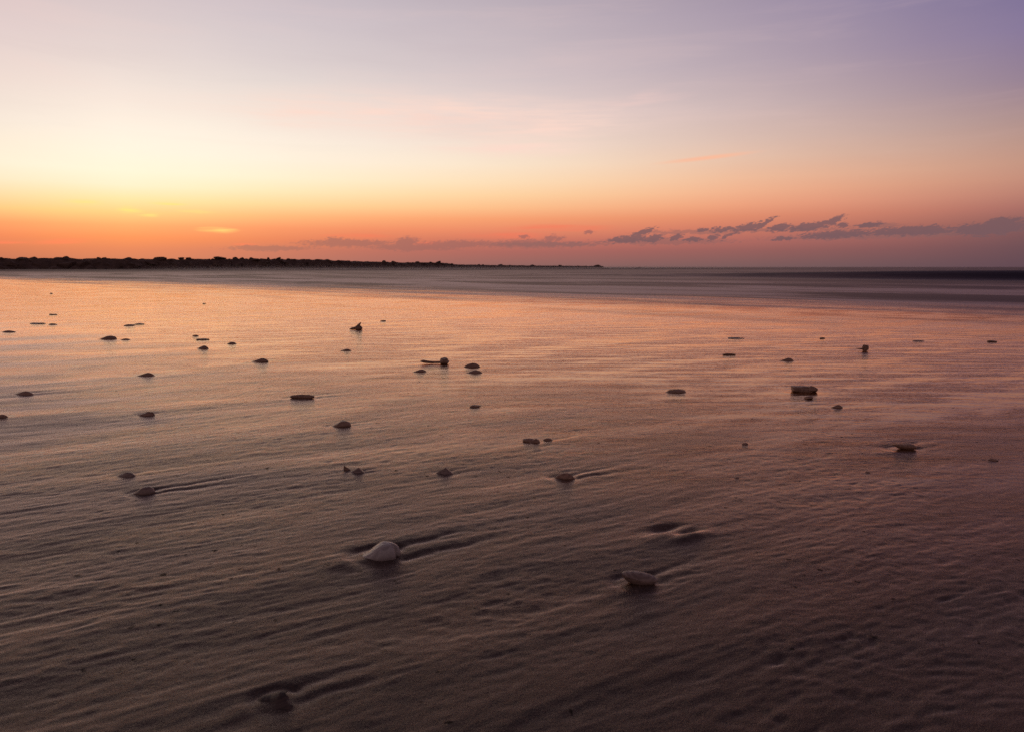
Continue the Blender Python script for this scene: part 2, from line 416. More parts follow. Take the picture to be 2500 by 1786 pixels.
# ------------------------------------------------------------------ materials
def newmat(name):
    m = bpy.data.materials.new(name); m.use_nodes = True
    t = m.node_tree; t.nodes.clear(); n = N(t)
    p = n.new('ShaderNodeBsdfPrincipled'); o = n.new('ShaderNodeOutputMaterial')
    t.links.new(p.outputs[0], o.inputs[0])
    return m, n, p, o
def bump(n, h, strength, dist, normal=None):
    b = n.new('ShaderNodeBump'); n.put(b.inputs['Height'], h)
    b.inputs['Strength'].default_value = 1.0; n.put(b.inputs['Strength'], strength); b.inputs['Distance'].default_value = dist
    if normal is not None: n.put(b.inputs['Normal'], normal)
    return b.outputs[0]

# wet sand
ms, n, p, o = newmat('wet_sand')
pos = n.new('ShaderNodeNewGeometry').outputs['Position']
S = n.v('DOT_PRODUCT', pos, (NSH[0], NSH[1], 0))
T = n.v('DOT_PRODUCT', pos, (NSH[1], -NSH[0], 0))
A = n.v('DOT_PRODUCT', pos, (fc, fs, 0)); B = n.v('DOT_PRODUCT', pos, (-fs, fc, 0))
AB = n.comb(A, B); ST = n.comb(T, S)
pool = n.noise(n.v('MULTIPLY', AB, (.9, 2.6, 1)), 1.6, 4, .6, .4)
edge = n.noise(n.v('MULTIPLY', AB, (1.0, 3.2, 1)), 1.3, 4, .6)
Sw = n.m('MULTIPLY_ADD', n.m('SUBTRACT', edge, .5), 2.2, S)
wet = n.rng(Sw, .1, 1.9)
grain = n.noise(pos, 620, 2, .7)
grain2 = n.noise(pos, 260, 4, .7)
grain3 = n.noise(n.v('MULTIPLY', AB, (1, 2.2, 1)), 130, 3, .7)
tone = n.noise(n.v('MULTIPLY', AB, (1, 3, 1)), 4, 4, .6)
speck = n.rng(n.noise(pos, 210, 2, .5), .66, .74)
dry = n.mix(n.rng(tone, .3, .7), rgba((27, 22, 26)), rgba((37, 30, 33)))
dry = n.mix(n.rng(grain, .35, .7), dry, n.mix(.5, dry, rgba((128, 96, 80))))
dry = n.mix(n.m('MULTIPLY', speck, .7), dry, rgba((28, 22, 22)))
fleck = n.m('MULTIPLY', n.rng(n.noise(pos, 62, 2, .5), .68, .72), n.rng(n.noise(pos, 3, 3, .6), .40, .58))
lfleck = n.rng(n.noise(n.v('ADD', pos, (5, 3, 0)), 170, 1, .5), .74, .78)
colr = n.mix(wet, dry, rgba((92, 60, 44)))
colr = n.mix(fleck, colr, rgba((20, 14, 13)))
colr = n.mix(n.m('MULTIPLY', lfleck, .7), colr, rgba((150, 124, 112)))
n.put(p.inputs['Base Color'], colr)
rough = n.m('ADD', n.m('ADD', n.m('MULTIPLY', n.rng(wet, 0, 1, .30, .12, smooth=False), n.rng(pool, .42, .58, 1.2, .55)), n.rng(S, 3.2, 7.5, 0, .05)), n.m('MULTIPLY', n.m('SUBTRACT', tone, .5), .12))
n.put(p.inputs['Roughness'], rough)
p.inputs['Specular IOR Level'].default_value = 0.0
# grain, then fine water ripples in the film
ripA = n.noise(n.v('MULTIPLY', pos, (3.2, 13.0, 1)), 1.0, 5, .66, .8)
ripB = n.noise(n.v('MULTIPLY', ST, (1.1, 3.4, 1)), 1.0, 3, .55, .3)
ripC = n.noise(n.v('MULTIPLY', AB, (28.0, 110.0, 1)), 1.0, 3, .6)
ndry = n.m('MULTIPLY', n.rng(Sw, .3, 2.7, 1.0, 0.0), n.rng(pool, .42, .6, 1.0, .6))
nn = bump(n, grain2, n.m('MULTIPLY_ADD', ndry, .6, .03), .0022)
nn = bump(n, grain3, n.m('MULTIPLY_ADD', ndry, .22, .02), .003, nn)
nn = bump(n, grain, n.m('MULTIPLY_ADD', ndry, .9, .0), .0012, nn)
ratt = n.m('MULTIPLY', n.m('MULTIPLY', wet, n.rng(pool, .42, .6, 1.25, .45)), n.rng(S, 2.5, 8, 1.0, .35))
nn = bump(n, ripA, n.m('MULTIPLY_ADD', ratt, .9, .0), .009, nn)
nn = bump(n, ripB, n.m('MULTIPLY_ADD', ratt, .28, .0), .012, nn)
nn = bump(n, ripC, n.m('MULTIPLY_ADD', wet, .2, .15), .0012, nn)
n.put(p.inputs['Normal'], nn)
gl = n.new('ShaderNodeBsdfGlossy'); n.put(gl.inputs['Roughness'], rough); n.put(gl.inputs['Normal'], nn)
n.put(gl.inputs['Color'], n.mix(wet, (1.0, .86, .81, 1), (1.0, .74, .56, 1)))
fr = n.new('ShaderNodeFresnel'); fr.inputs['IOR'].default_value = 1.5
mx = n.new('ShaderNodeMixShader'); n.put(mx.inputs[0], n.m('MULTIPLY', n.m('MULTIPLY', fr.outputs[0], n.m('SUBTRACT', 1.0, n.m('MULTIPLY', fleck, .75))), n.rng(wet, 0, 1, 1.3, 1.5, smooth=False), clamp=True))
n.t.links.new(p.outputs[0], mx.inputs[1]); n.t.links.new(gl.outputs[0], mx.inputs[2]); n.t.links.new(mx.outputs[0], o.inputs[0])
sand.data.materials.append(ms)

# ------------------------------------------------------------------ sea
def sea_height(x, y):
    s = NSH[0] * x + NSH[1] * y; t = NSH[1] * x - NSH[0] * y
    z = np.full_like(x, .004) - .016 * sstep(s, SHORE - .5, SHORE + 3)
    amp = sstep(s, 8, 30)
    z += amp * .035 * fbm(s * .16, t * .03, 2, 201)
    shel = sstep(x, 20, 120)
    z += sstep(s, 30, 120) * (.01 + .09 * shel) * fbm(s * .05, t * .012, 2, 211) * (1 - sstep(s, 900, 3000))
    # the swell standing up off the beach, higher towards the right
    c = 29 + 2.0 * vnoise(t * .03, t * 0, 221)
    up = sstep(t, -22, 0) * .60 + .06
    front = sstep(s, c - 1.9, c) * (1 - sstep(s, c, c + 7))
    z += .44 * up * front
    c2 = 11.5 + .8 * vnoise(t * .12, t * 0, 223)
    z += .02 * sstep(t, -2, 5) * sstep(s, c2 - 1.3, c2) * (1 - sstep(s, c2, c2 + 2.5))
    c3 = 17 + 1.2 * vnoise(t * .06, t * 0, 225)
    z += .05 * sstep(s, c3 - 2, c3) * (1 - sstep(s, c3, c3 + 4)) * (.5 + .5 * vnoise(t * .05, t * 0, 227))
    return z
ss = [SHORE - 3.4] + grow(SHORE - 3.4, .06, 1.012, 60); ss = ss + grow(ss[-1], .7, 1.04, 7000)
g = grow(0, .8, 1.045, 7000)
ts = np.array([-v for v in reversed(g)] + [0] + g)
def tfw(Tm, Sm): return NSH[0] * Sm + NSH[1] * Tm, NSH[1] * Sm - NSH[0] * Tm
sea = grid_mesh('sea', ts, np.array(ss), sea_height, tfw); sea['kind'] = 'structure'
mw, n, p, o = newmat('sea_water')
pos = n.new('ShaderNodeNewGeometry').outputs['Position']
S = n.v('DOT_PRODUCT', pos, (NSH[0], NSH[1], 0)); T = n.v('DOT_PRODUCT', pos, (NSH[1], -NSH[0], 0))
ST = n.comb(T, S)
f1 = n.noise(n.v('MULTIPLY', ST, (.13, .50, 1)), 1, 6, .66, .6)
f2 = n.noise(n.v('MULTIPLY', ST, (.012, .05, 1)), 1, 3, .55, .2)
foam = n.m('MULTIPLY', n.rng(f1, .42, .58), n.rng(S, 70, 9, .25, 1.0))
foam = n.m('ADD', foam, n.rng(S, 11, 7, 0, .45), clamp=True)
foam = n.m('ADD', foam, n.m('MULTIPLY', n.rng(f2, .4, .65), .25), clamp=True)
Sj = n.m('MULTIPLY_ADD', n.m('SUBTRACT', f2, .5), 8.0, S)
# jetty's dark reflection painted into the water colour; the jetty line runs from (-95, 126) to (34, 270)
JL = Vector((34 + 95, 270 - 126)).normalized()
DJ = n.v('DOT_PRODUCT', n.v('SUBTRACT', pos, (-95, 126, 0)), (-JL.y, JL.x, 0))
jetty_refl = n.m('MULTIPLY', n.rng(n.m('MULTIPLY_ADD', n.m('SUBTRACT', f1, .5), 40.0, DJ), -112, -55), n.rng(n.v('DOT_PRODUCT', n.v('SUBTRACT', pos, (-95, 126, 0)), (JL.x, JL.y, 0)), 120, 215, 1.0, 0.0))
foam = n.m('MULTIPLY', foam, n.m('SUBTRACT', 1.0, n.m('MULTIPLY', jetty_refl, .9)))
face = n.m('MULTIPLY', n.m('MULTIPLY', n.rng(Sj, 13, 24), n.rng(Sj, 31, 60, 1.0, .35)), n.rng(T, -22, 2, .25, 1.0))
foam = n.m('MULTIPLY', foam, n.m('SUBTRACT', 1.0, face))
n.put(p.inputs['Base Color'], n.mix(foam, rgba((50, 40, 56)), rgba((182, 124, 108))))
p.inputs['IOR'].default_value = 1.33; p.inputs['Specular IOR Level'].default_value = .36
n.put(p.inputs['Roughness'], n.m('MULTIPLY', n.rng(foam, 0, 1, .36, .50, smooth=False), n.rng(jetty_refl, 0, 1, 1.0, 1.3, smooth=False)))
r1 = n.noise(n.v('MULTIPLY', ST, (.5, 2.4, 1)), 1, 5, .65)
r2 = n.noise(n.v('MULTIPLY', ST, (.14, .45, 1)), 1, 3, .6)
rgh = n.m('SUBTRACT', 1.0, n.m('MULTIPLY', jetty_refl, .5))
nn = bump(n, r2, n.m('MULTIPLY', rgh, .35), .12); nn = bump(n, r1, n.m('MULTIPLY', rgh, .35), .015, nn)
n.put(p.inputs['Normal'], nn)
en = n.noise(n.v('MULTIPLY', ST, (.22, 1.3, 1)), 1, 5, .6)
al = n.rng(n.m('MULTIPLY_ADD', n.m('SUBTRACT', en, .5), 9.0, S), SHORE - 2.0, SHORE + 3.2)
p.inputs['Specular IOR Level'].default_value = 0.0
gl = n.new('ShaderNodeBsdfGlossy'); n.put(gl.inputs['Normal'], nn)
n.put(gl.inputs['Roughness'], n.m('MULTIPLY', n.rng(foam, 0, 1, .34, .48, smooth=False), n.rng(jetty_refl, 0, 1, 1.0, 1.2, smooth=False)))
gl.inputs['Color'].default_value = (1.0, .86, .81, 1)
fr = n.new('ShaderNodeFresnel'); fr.inputs['IOR'].default_value = 1.33
mx = n.new('ShaderNodeMixShader')
n.put(mx.inputs[0], n.m('MULTIPLY', fr.outputs[0], n.m('MULTIPLY', n.rng(foam, 0, 1, .22, .70, smooth=False), n.rng(jetty_refl, 0, 1, 1.0, .6, smooth=False)), clamp=True))
n.t.links.new(p.outputs[0], mx.inputs[1]); n.t.links.new(gl.outputs[0], mx.inputs[2])
tr = n.new('ShaderNodeBsdfTransparent'); mt = n.new('ShaderNodeMixShader'); n.put(mt.inputs[0], n.m('MULTIPLY', al, n.m('SUBTRACT', 1.0, n.new('ShaderNodeNewGeometry').outputs['Backfacing'])))
n.t.links.new(tr.outputs[0], mt.inputs[1]); n.t.links.new(mx.outputs[0], mt.inputs[2]); n.t.links.new(mt.outputs[0], o.inputs[0])
sea.data.materials.append(mw)

# ------------------------------------------------------------------ shells
def shell_mat(name, c0, c1, rough):
    m, n, p, o = newmat(name)
    tc = n.new('ShaderNodeTexCoord').outputs['Object']
    a = n.noise(tc, 60, 4, .6); b = n.noise(tc, 400, 2, .6)
    ring = n.m('SINE', n.m('MULTIPLY_ADD', n.v('LENGTH', n.v('MULTIPLY', tc, (1, 1.6, 1))), 1500.0, n.m('MULTIPLY', a, 9.0)))
    a = n.m('MULTIPLY_ADD', ring, .13, a)
    n.put(p.inputs['Base Color'], n.mix(n.rng(a, .3, .7), rgba(c0), rgba(c1)))
    p.inputs['Roughness'].default_value = rough
    n.put(p.inputs['Normal'], bump(n, n.m('ADD', n.m('MULTIPLY', a, .6), b), .4, .0006))
    return m
MAT = {'sandy': shell_mat('sand_covered_shell', (62, 47, 44), (92, 70, 62), .6),
       'pale': shell_mat('pale_shell', (176, 158, 154), (204, 188, 182), .34),
       'mid': shell_mat('tan_shell', (134, 108, 98), (166, 138, 126), .42),
       'dark': shell_mat('dark_shell', (150, 112, 92), (184, 142, 120), .5)}

def sheet_solid(name, pts, faces, thick, mat, smooth=True):
    me = bpy.data.meshes.new(name); me.from_pydata(pts, [], faces); me.update()
    o = bpy.data.objects.new(name, me); COL.objects.link(o); me.materials.append(mat)
    bm = bmesh.new(); bm.from_mesh(me); bmesh.ops.recalc_face_normals(bm, faces=bm.faces)
    if thick:
        geo = bm.faces[:] + bm.edges[:] + bm.verts[:]
        bmesh.ops.solidify(bm, geom=bm.faces[:], thickness=thick)
    bmesh.ops.recalc_face_normals(bm, faces=bm.faces)
    bm.to_mesh(me); bm.free()
    for f in me.polygons: f.use_smooth = smooth
    return o
def dome_pts(w, d, h, seed, nr=14, na=48, taper=0.0, power=.62, rib=0.0, ragged=0.0, bite=None, conc=.01, skirt=.12, full=False):
    """one valve of a bivalve, hollow side down: w across the view, d deep, h high; taper > 0 draws the left end to a point"""
    rnd = random.Random(seed); ph = rnd.random() * 6
    pts = []; faces = []
    peak = rnd.uniform(.08, .2) if taper else rnd.uniform(-.12, .12)
    for i in range(nr + 1):
        r = i / nr
        for k in range(na):
            a = 2 * math.pi * k / na
            ca, sa = math.cos(a), math.sin(a)
            rr = r
            edge = 1 + ragged * mnoise.noise(Vector((ca * 3, sa * 3, seed * 1.7))) * r
            if bite:
                da = math.atan2(math.sin(a - bite[0]), math.cos(a - bite[0]))
                edge *= 1 - bite[2] * math.exp(-(da / bite[1]) ** 2) * (1 + .3 * math.sin(a * 23)) * r
            x = ca * rr * edge; y = sa * rr * edge
            if taper:
                q = max(0, -x); y *= 1 - taper * q ** 1.3
                x *= 1 + .25 * q
            zz = max(0, 1 - r ** (3.0 if full else 2.0)) ** power
            if full:
                q = min(1, max(0, (x + 1.1) / 1.15)); zz *= .12 + .88 * q * q * (3 - 2 * q)
            elif taper: zz *= 1 - .55 * max(0, -x) ** 1.1
            zz += conc * math.sin(r * 26 + .6 * math.sin(a * 2)) * r
            zz += rib * math.cos(a * 15) * r * (1 - r * .3)
            zz += .05 * mnoise.noise(Vector((x * 2 + seed, y * 2, 3))) * (1 - r)
            pts.append((x * w / 2 + peak * w * .5 * (1 - r * r), y * d / 2, zz * h - skirt * h))
    for i in range(nr):
        for k in range(na):
            a = i * na + k; b = i * na + (k + 1) % na
            faces.append((a, b, b + na, a + na))
    return pts, faces
def weld(o, dist=1e-5):
    bm = bmesh.new(); bm.from_mesh(o.data); bmesh.ops.remove_doubles(bm, verts=bm.verts, dist=dist)
    bmesh.ops.recalc_face_normals(bm, faces=bm.faces); bm.to_mesh(o.data); bm.free()
def rock_mesh(name, seed, sub=3, cuts=9, rough=.09, lo=.55, hi=.85):
    """a worn block: an icosphere planed by random cuts, then roughened"""
    rnd = random.Random(seed)
    bm = bmesh.new(); bmesh.ops.create_icosphere(bm, subdivisions=sub, radius=1)
    planes = []
    for k in range(cuts):
        v = Vector((rnd.gauss(0, 1), rnd.gauss(0, 1), rnd.gauss(0, 1) * .8)).normalized()
        planes.append((v, rnd.uniform(lo, hi)))
    for v in bm.verts:
        p = v.co.copy()
        for q, dd in planes:
            e = p.dot(q) - dd
            if e > 0: p -= q * e * .93
        p += p.normalized() * rough * mnoise.fractal(p * 1.9 + Vector((seed, 0, 0)), 1.0, 2.0, 3)
        v.co = p
    me = bpy.data.meshes.new(name); bm.to_mesh(me); bm.free()
    return me
def obj_from(me, name, mat):
    o = bpy.data.objects.new(name, me); COL.objects.link(o)
    if not me.materials: me.materials.append(mat)
    return o
def sweep(path, radii, name, mat, na=14, seed=0, rough=.0):
    """closed tapering tube through points, for whelk stems and long shells"""
    pts = []; faces = []
    for i, (p, r) in enumerate(zip(path, radii)):
        q = path[min(i + 1, len(path) - 1)]; s = path[max(0, i - 1)]
        t = (Vector(q) - Vector(s)).normalized()
        u = t.cross(Vector((0, 0, 1))).normalized(); w = u.cross(t)
        for k in range(na):
            a = 2 * math.pi * k / na
            rr = r * (1 + rough * mnoise.noise(Vector((math.cos(a) * 2, math.sin(a) * 2, i * .5 + seed))))
            pts.append(tuple(Vector(p) + (u * math.cos(a) + w * math.sin(a)) * rr))
    m = len(path)
    for i in range(m - 1):
        for k in range(na):
            a = i * na + k; b = i * na + (k + 1) % na
            faces.append((a, b, b + na, a + na))
    faces.append(tuple(range(na))[::-1]); faces.append(tuple((m - 1) * na + k for k in range(na)))
    return sheet_solid(name, pts, faces, 0, mat)
def join_mesh(objs, name):
    """the pieces of one shell grown together, as a single mesh"""
    bm = bmesh.new()
    for o in objs:
        m = o.data.copy(); m.transform(o.matrix_basis); bm.from_mesh(m); bpy.data.meshes.remove(m)
    me = bpy.data.meshes.new(name); bm.to_mesh(me); bm.free(); me.materials.append(objs[0].data.materials[0])
    for f in me.polygons: f.use_smooth = True
    for o in objs: bpy.data.objects.remove(o)
    n = bpy.data.objects.new(name, me); COL.objects.link(n); return n

NAMES = {'shell': 'clam_shell', 'pebble': 'pebble', 'shell fragment': 'shell_fragment', 'whelk': 'whelk_shell', 'razor shell': 'razor_shell'}
for i, f in enumerate(F_):
    w, h, p, k = f['w'], f['h'], f['p'], f['kind']; mat = MAT[f['tint']]; nm = NAMES[f['cat']]
    z0 = z_at(p.x, p.y); rnd = random.Random(i * 7 + 1); rot = 0; tiltx = 0; tilty = 0; lift = 0
    if k == 'valve':
        o = sheet_solid(nm, *dome_pts(w, w * .62, h * .68, i, nr=22, na=72, taper=.6, full=True, power=.55, ragged=.04, bite=(-.35, .22, .35) if i == 0 else None), w * .02, mat); weld(o)
        rot = R(6)
    elif k == 'dome':
        o = sheet_solid(nm, *dome_pts(w, w * rnd.uniform(.40, .5), h * .68, i, rib=.012 * (i % 2), ragged=.1, power=rnd.uniform(.85, 1.1), taper=rnd.choice([0, .25, .4]), skirt=.08), w * .025, mat); weld(o)
        rot = R(rnd.uniform(-18, 18))
    elif k == 'cup':      # two valves closed, lip up; a valve tipped towards the camera so its hollow is in shade
        up_, fa = dome_pts(w, w * .46, h * .22, i, nr=20, na=72, ragged=.04, power=.7, conc=.06, skirt=0)
        lo_, fb = dome_pts(w, w * .46, h * .6, i, nr=20, na=72, ragged=.04, power=.6, conc=.0, skirt=0)
        pts = up_ + [(x, y, -z) for x, y, z in lo_]; nu = len(up_)
        o = sheet_solid(nm, pts, fa + [tuple(q + nu for q in g_) for g_ in fb], 0, mat); weld(o, 2e-4)
        o.data.transform(Matrix.Translation((0, 0, h * .42)) @ Matrix.Rotation(R(9), 4, 'Y') @ Matrix.Rotation(R(6), 4, 'X')); rot = R(-3)
    elif k == 'tilt':
        pts = [(-.55, .02, .0), (-.2, .03, .42), (.18, .05, .92), (-.5, .2, -.1), (-.15, .22, .25), (.2, .2, .75),
               (-.45, -.16, -.15), (-.15, -.2, .1), (.12, -.2, .35), (-.4, -.35, -.3), (-.05, -.42, -.25), (.2, -.4, -.2), (.34, -.05, .3), (.5, -.3, -.2)]
        fa = [(0, 1, 4, 3), (1, 2, 5, 4), (0, 6, 7, 1), (1, 7, 8, 2), (6, 9, 10, 7), (7, 10, 11, 8), (8, 12, 2), (8, 11, 13, 12)]
        o = sheet_solid(nm, [(x * w, y * w, z * h * .42) for x, y, z in pts], fa, w * .025, MAT['sandy'], False)
        bm = bmesh.new(); bm.from_mesh(o.data); bmesh.ops.subdivide_edges(bm, edges=bm.edges, cuts=2, use_grid_fill=True, smooth=.6); bm.to_mesh(o.data); bm.free()
        lift = -.05 * h
    elif k == 'tent':
        pts = [(-.5, -.02, .0), (-.2, .05, .38), (.05, .1, .8), (.28, .05, .3), (.52, .0, -.1), (-.52, -.14, -.2), (-.2, -.2, -.2), (.06, -.24, -.2), (.3, -.22, -.2), (.52, -.14, -.2), (-.4, .3, -.15), (-.1, .35, .3), (.05, .32, .75), (.25, .38, .2), (.42, .4, -.1)]
        pts = [(x * w, y * w, z * h) for x, y, z in pts]
        fa = [(5+j, 6+j, 1+j, 0+j) for j in range(4)] + [(0+j, 1+j, 11+j, 10+j) for j in range(4)]
        o = sheet_solid(nm, pts, fa, w * .06, mat, False)
    elif k == 'shard':
        pts = [(-.35, 0, -.15), (.5, .05, -.15), (-.3, .05, .95), (-.1, .1, .55), (.15, .1, .3), (0, -.05, -.15)]
        o = sheet_solid(nm, [(x * w, y * w, z * h) for x, y, z in pts], [(0, 5, 3, 2), (5, 1, 4, 3)], w * .16, mat, False)
    elif k in ('lump',):
        me = rock_mesh(nm, i, 3, 6, .12); me.transform(Matrix.Diagonal((w / 1.5, w / 1.9, h / 1.4, 1))); o = obj_from(me, nm, mat); lift = h * .25
        for q in me.polygons: q.use_smooth = True
    elif k == 'frag':
        me = rock_mesh(nm, i, 3, 8, .16); me.transform(Matrix.Diagonal((w / 1.6, w / 2.6, h / 1.5, 1))); o = obj_from(me, nm, mat); lift = h * .2
        for q in me.polygons: q.use_smooth = True
        rot = R(rnd.uniform(-15, 15))
    elif k == 'long':
        path = [(-w / 2 + w * t / 12, .012 * w * math.sin(t), h * .3) for t in range(13)]
        rad = [h * .56 * max(.08, math.sin(math.pi * (t + .4) / 13) ** .45) for t in range(13)]
        o = sweep(path, rad, nm, mat, seed=i, rough=.2)
    elif k == 'frill':
        a = sheet_solid(nm, *dome_pts(w, w * .6, h * .8, i, ragged=.12, taper=.3), w * .02, mat); weld(a)
        bits = [a]; cnt = 15 if w > .06 else 12
        for j in range(cnt):
            t = -.42 + .84 * j / (cnt - 1)
            if i == 15: t = .0 + .42 * j / (cnt - 1)
            x = t * w; zb = h * .62 * (max(0, 1 - (2 * t) ** 2)) ** .5
            b = sweep([(x, rnd.uniform(-.05, .05) * w, zb - h * .15), (x + h * .10, 0, zb + h * rnd.uniform(.05, .2)), (x + h * .16, 0, zb + h * rnd.uniform(.22, .42))], [h * .13, h * .09, h * .02], nm, mat, na=6)
            bits.append(b)
        o = join_mesh(bits, nm)
    elif k == 'chip':
        o = sheet_solid(nm, *dome_pts(w, w * .62, h * 1.05, i, ragged=.16, bite=(.45, .25, .5), taper=.5), w * .03, mat); weld(o)
    elif k == 'fin':
        a = sweep([(-.5 * w, 0, h * .08), (-.3 * w, 0, h * .16), (-.05 * w, 0, h * .2), (.15 * w, 0, h * .25), (.36 * w, 0, h * .25), (.5 * w, 0, h * .1)], [h * .04, h * .14, h * .18, h * .28, h * .3, h * .16], nm, mat, seed=i, rough=.4)
        b = sweep([(.02 * w, 0, h * .3), (.22 * w, 0, h * .55), (.34 * w, 0, h * .8), (.42 * w, 0, h * 1.0)], [h * .16, h * .17, h * .12, h * .05], nm, mat, seed=i, rough=.3)
        o = join_mesh([a, b], nm)
    elif k == 'whelk':
        a = sweep([(-.5 * w, 0, h * .42), (-.4 * w, .0, h * .4), (-.3 * w, 0, h * .33), (-.15 * w, 0, h * .26), (0, 0, h * .24), (.16 * w, 0, h * .26), (.3 * w, 0, h * .35)], [h * .06, h * .24, h * .22, h * .17, h * .15, h * .18, h * .26], nm, mat, seed=i, rough=.3)
        me = rock_mesh(nm, 5, 4, 7, .1); me.transform(Matrix.Translation((.33 * w, 0, h * .5)) @ Matrix.Diagonal((w * .2, w * .18, h * .62, 1))); b = obj_from(me, nm, mat)
        o = join_mesh([a, b], nm)
    elif k == 'block':
        me = rock_mesh(nm, 12, 4, 7, .05)
        for v in me.vertices:      # squared off
            c = v.co; v.co = Vector([math.copysign(min(abs(q) * 1.35, .8), q) for q in c])
        me.transform(Matrix.Translation((-.1 * w, 0, h * .3)) @ Matrix.Diagonal((w * .5, w * .24, h * .78, 1))); a = obj_from(me, nm, mat)
        me = rock_mesh(nm, 13, 3, 6, .06); me.transform(Matrix.Translation((.3 * w, -.08 * w, h * .42)) @ Matrix.Diagonal((w * .25, w * .2, h * .68, 1))); b = obj_from(me, nm, mat)
        o = join_mesh([a, b], nm)
    elif k == 'knob':
        me = rock_mesh(nm, 31, 4, 6, .1); me.transform(Matrix.Translation((.28 * w, 0, h * .42)) @ Matrix.Diagonal((w * .27, w * .18, h * .66, 1))); a = obj_from(me, nm, mat)
        b = sweep([(-.5 * w, 0, h * .35), (-.3 * w, 0, h * .34), (0, 0, h * .32), (.25 * w, 0, h * .35)], [h * .03, h * .07, h * .14, h * .3], nm, mat, rough=.2)
        c = sweep([(-.78 * w, 0, h * .4), (-.7 * w, 0, h * .42), (-.62 * w, 0, h * .4)], [h * .06, h * .13, h * .06], nm, mat)
        bpy.data.objects.remove(c)
        o = join_mesh([a, b], nm)
    elif k == 'wedge':
        path = [(-.5 * w, 0, h * .8), (-.36 * w, 0, h * .7), (-.2 * w, 0, h * .5), (0, 0, h * .42), (.2 * w, 0, h * .4), (.36 * w, 0, h * .36), (.5 * w, 0, h * .25)]
        o = sweep(path, [h * .05, h * .2, h * .42, h * .5, h * .5, h * .46, h * .2], nm, mat, na=24, seed=4, rough=.35)
    o.location = (p.x, p.y, z0 + lift)
    o.rotation_euler = (tiltx, tilty, rot)
    o['label'] = f['label']; o['category'] = f['cat']; o['group'] = G1

# ------------------------------------------------------------------ rock jetty
mr, n, p, o = newmat('dark_rock')
tc = n.new('ShaderNodeTexCoord').outputs['Object']
a = n.noise(tc, 1.2, 5, .6); b = n.noise(tc, 6, 4, .7)
n.put(p.inputs['Base Color'], n.mix(n.rng(a, .3, .7), rgba((92, 66, 56)), rgba((124, 94, 80))))
p.inputs['Roughness'].default_value = .85
n.put(p.inputs['Normal'], bump(n, n.m('ADD', a, n.m('MULTIPLY', b, .5)), .7, .3))

def jx(px, D): return (px - 1250) / F / math.cos(0) * D
# spine: photograph column, distance, crest height above sea, half width
SP = [(-160, 110, 629.5, 4.0), (0, 126, 630.4, 4.0), (200, 134, 630.6, 4.0), (300, 138, 631.6, 4.0), (450, 145, 632.4, 4.0), (550, 150, 631.6, 3.8), (650, 156, 631.8, 3.7), (800, 168, 633.6, 3.6), (850, 172, 636.6, 3.6),
      (900, 178, 638.2, 3.4), (1000, 186, 640.6, 3.2), (1085, 195, 641.6, 3.0), (1112, 200, 645.3, 2.6), (1200, 216, 647.2, 2.5), (1300, 232, 648.2, 2.4), (1400, 254, 649.3, 2.2), (1462, 270, 649.8, 2.0)]
def spine(px):
    xs_ = [s[0] for s in SP]
    D = np.interp(px, xs_, [s[1] for s in SP]); H = CAM_H + .012 + (652 - np.interp(px, xs_, [s[2] for s in SP])) / F * D; Wd = np.interp(px, xs_, [s[3] for s in SP])
    return Vector(((px - 1250) / F * D * 1.01, D, 0)), float(H), float(Wd)
SEA = -.012
# the packed core under the boulders
pts = []; faces = []; prof = [(-1.25, -.4), (-1.0, -.05), (-.72, .32), (-.4, .78), (-.12, .93), (.15, .93), (.5, .7), (.85, .2), (1.2, -.4)]
pxs = np.linspace(-160, 1468, 260)
for i, px in enumerate(pxs):
    c, H, Wd = spine(px); c2, _, _ = spine(min(px + 5, 1470)); c1, _, _ = spine(px - 5)
    t = (c2 - c1).normalized(); nn_ = Vector((-t.y, t.x, 0))
    if nn_.y < 0: nn_ = -nn_
    for j, (u, v) in enumerate(prof):
        q = c + nn_ * u * Wd
        jz = (mnoise.noise(Vector((q.x * .5, q.y * .5, j))) * .22) if 0 < j < 8 else 0
        pts.append((q.x, q.y, SEA + v * H + jz * min(1, H / 1.5)))
m_ = len(prof)
for i in range(len(pxs) - 1):
    for j in range(m_ - 1):
        faces.append((i * m_ + j, i * m_ + j + 1, (i + 1) * m_ + j + 1, (i + 1) * m_ + j))
faces.append(tuple(range(m_))); faces.append(tuple((len(pxs) - 1) * m_ + j for j in range(m_)))
bank = sheet_solid('rock_bank', pts, faces, 0, mr, False); bank['kind'] = 'structure'

RM = [rock_mesh('boulder', s, 3, 15, .05, lo=.42, hi=.8) for s in range(101, 111)]
for me in RM: me.materials.append(mr)
def boulder(px, u, top, w_px, hfac, label, rnd, face=None):
    """top: height of its top above the sea (m); u: place across the jetty (-1 seaward foot, 0 crest)"""
    c, H, Wd = spine(px); c2, _, _ = spine(px + 5)
    t = (c2 - c).normalized(); nn_ = Vector((-t.y, t.x, 0))
    if nn_.y < 0: nn_ = -nn_
    q = c + nn_ * u * Wd
    D = q.y; w = w_px / F * D
    me = RM[rnd.randrange(len(RM))]
    o = bpy.data.objects.new('boulder', me); COL.objects.link(o)
    hh = w * hfac
    o.scale = (w / 1.35, w / 1.4 * rnd.uniform(.8, 1.1), hh / 1.25)
    o.rotation_euler = (rnd.uniform(-.25, .25), rnd.uniform(-.25, .25), rnd.uniform(-.5, .5) + rnd.choice((0, math.pi)))
    M = o.rotation_euler.to_matrix() @ Matrix.Diagonal(o.scale)
    o.location = (q.x, q.y, SEA + top - max((M @ v.co).z for v in me.vertices))
    o['label'] = label; o['category'] = 'boulder'; o['group'] = 'boulders of the rock jetty'
rnd = random.Random(4)
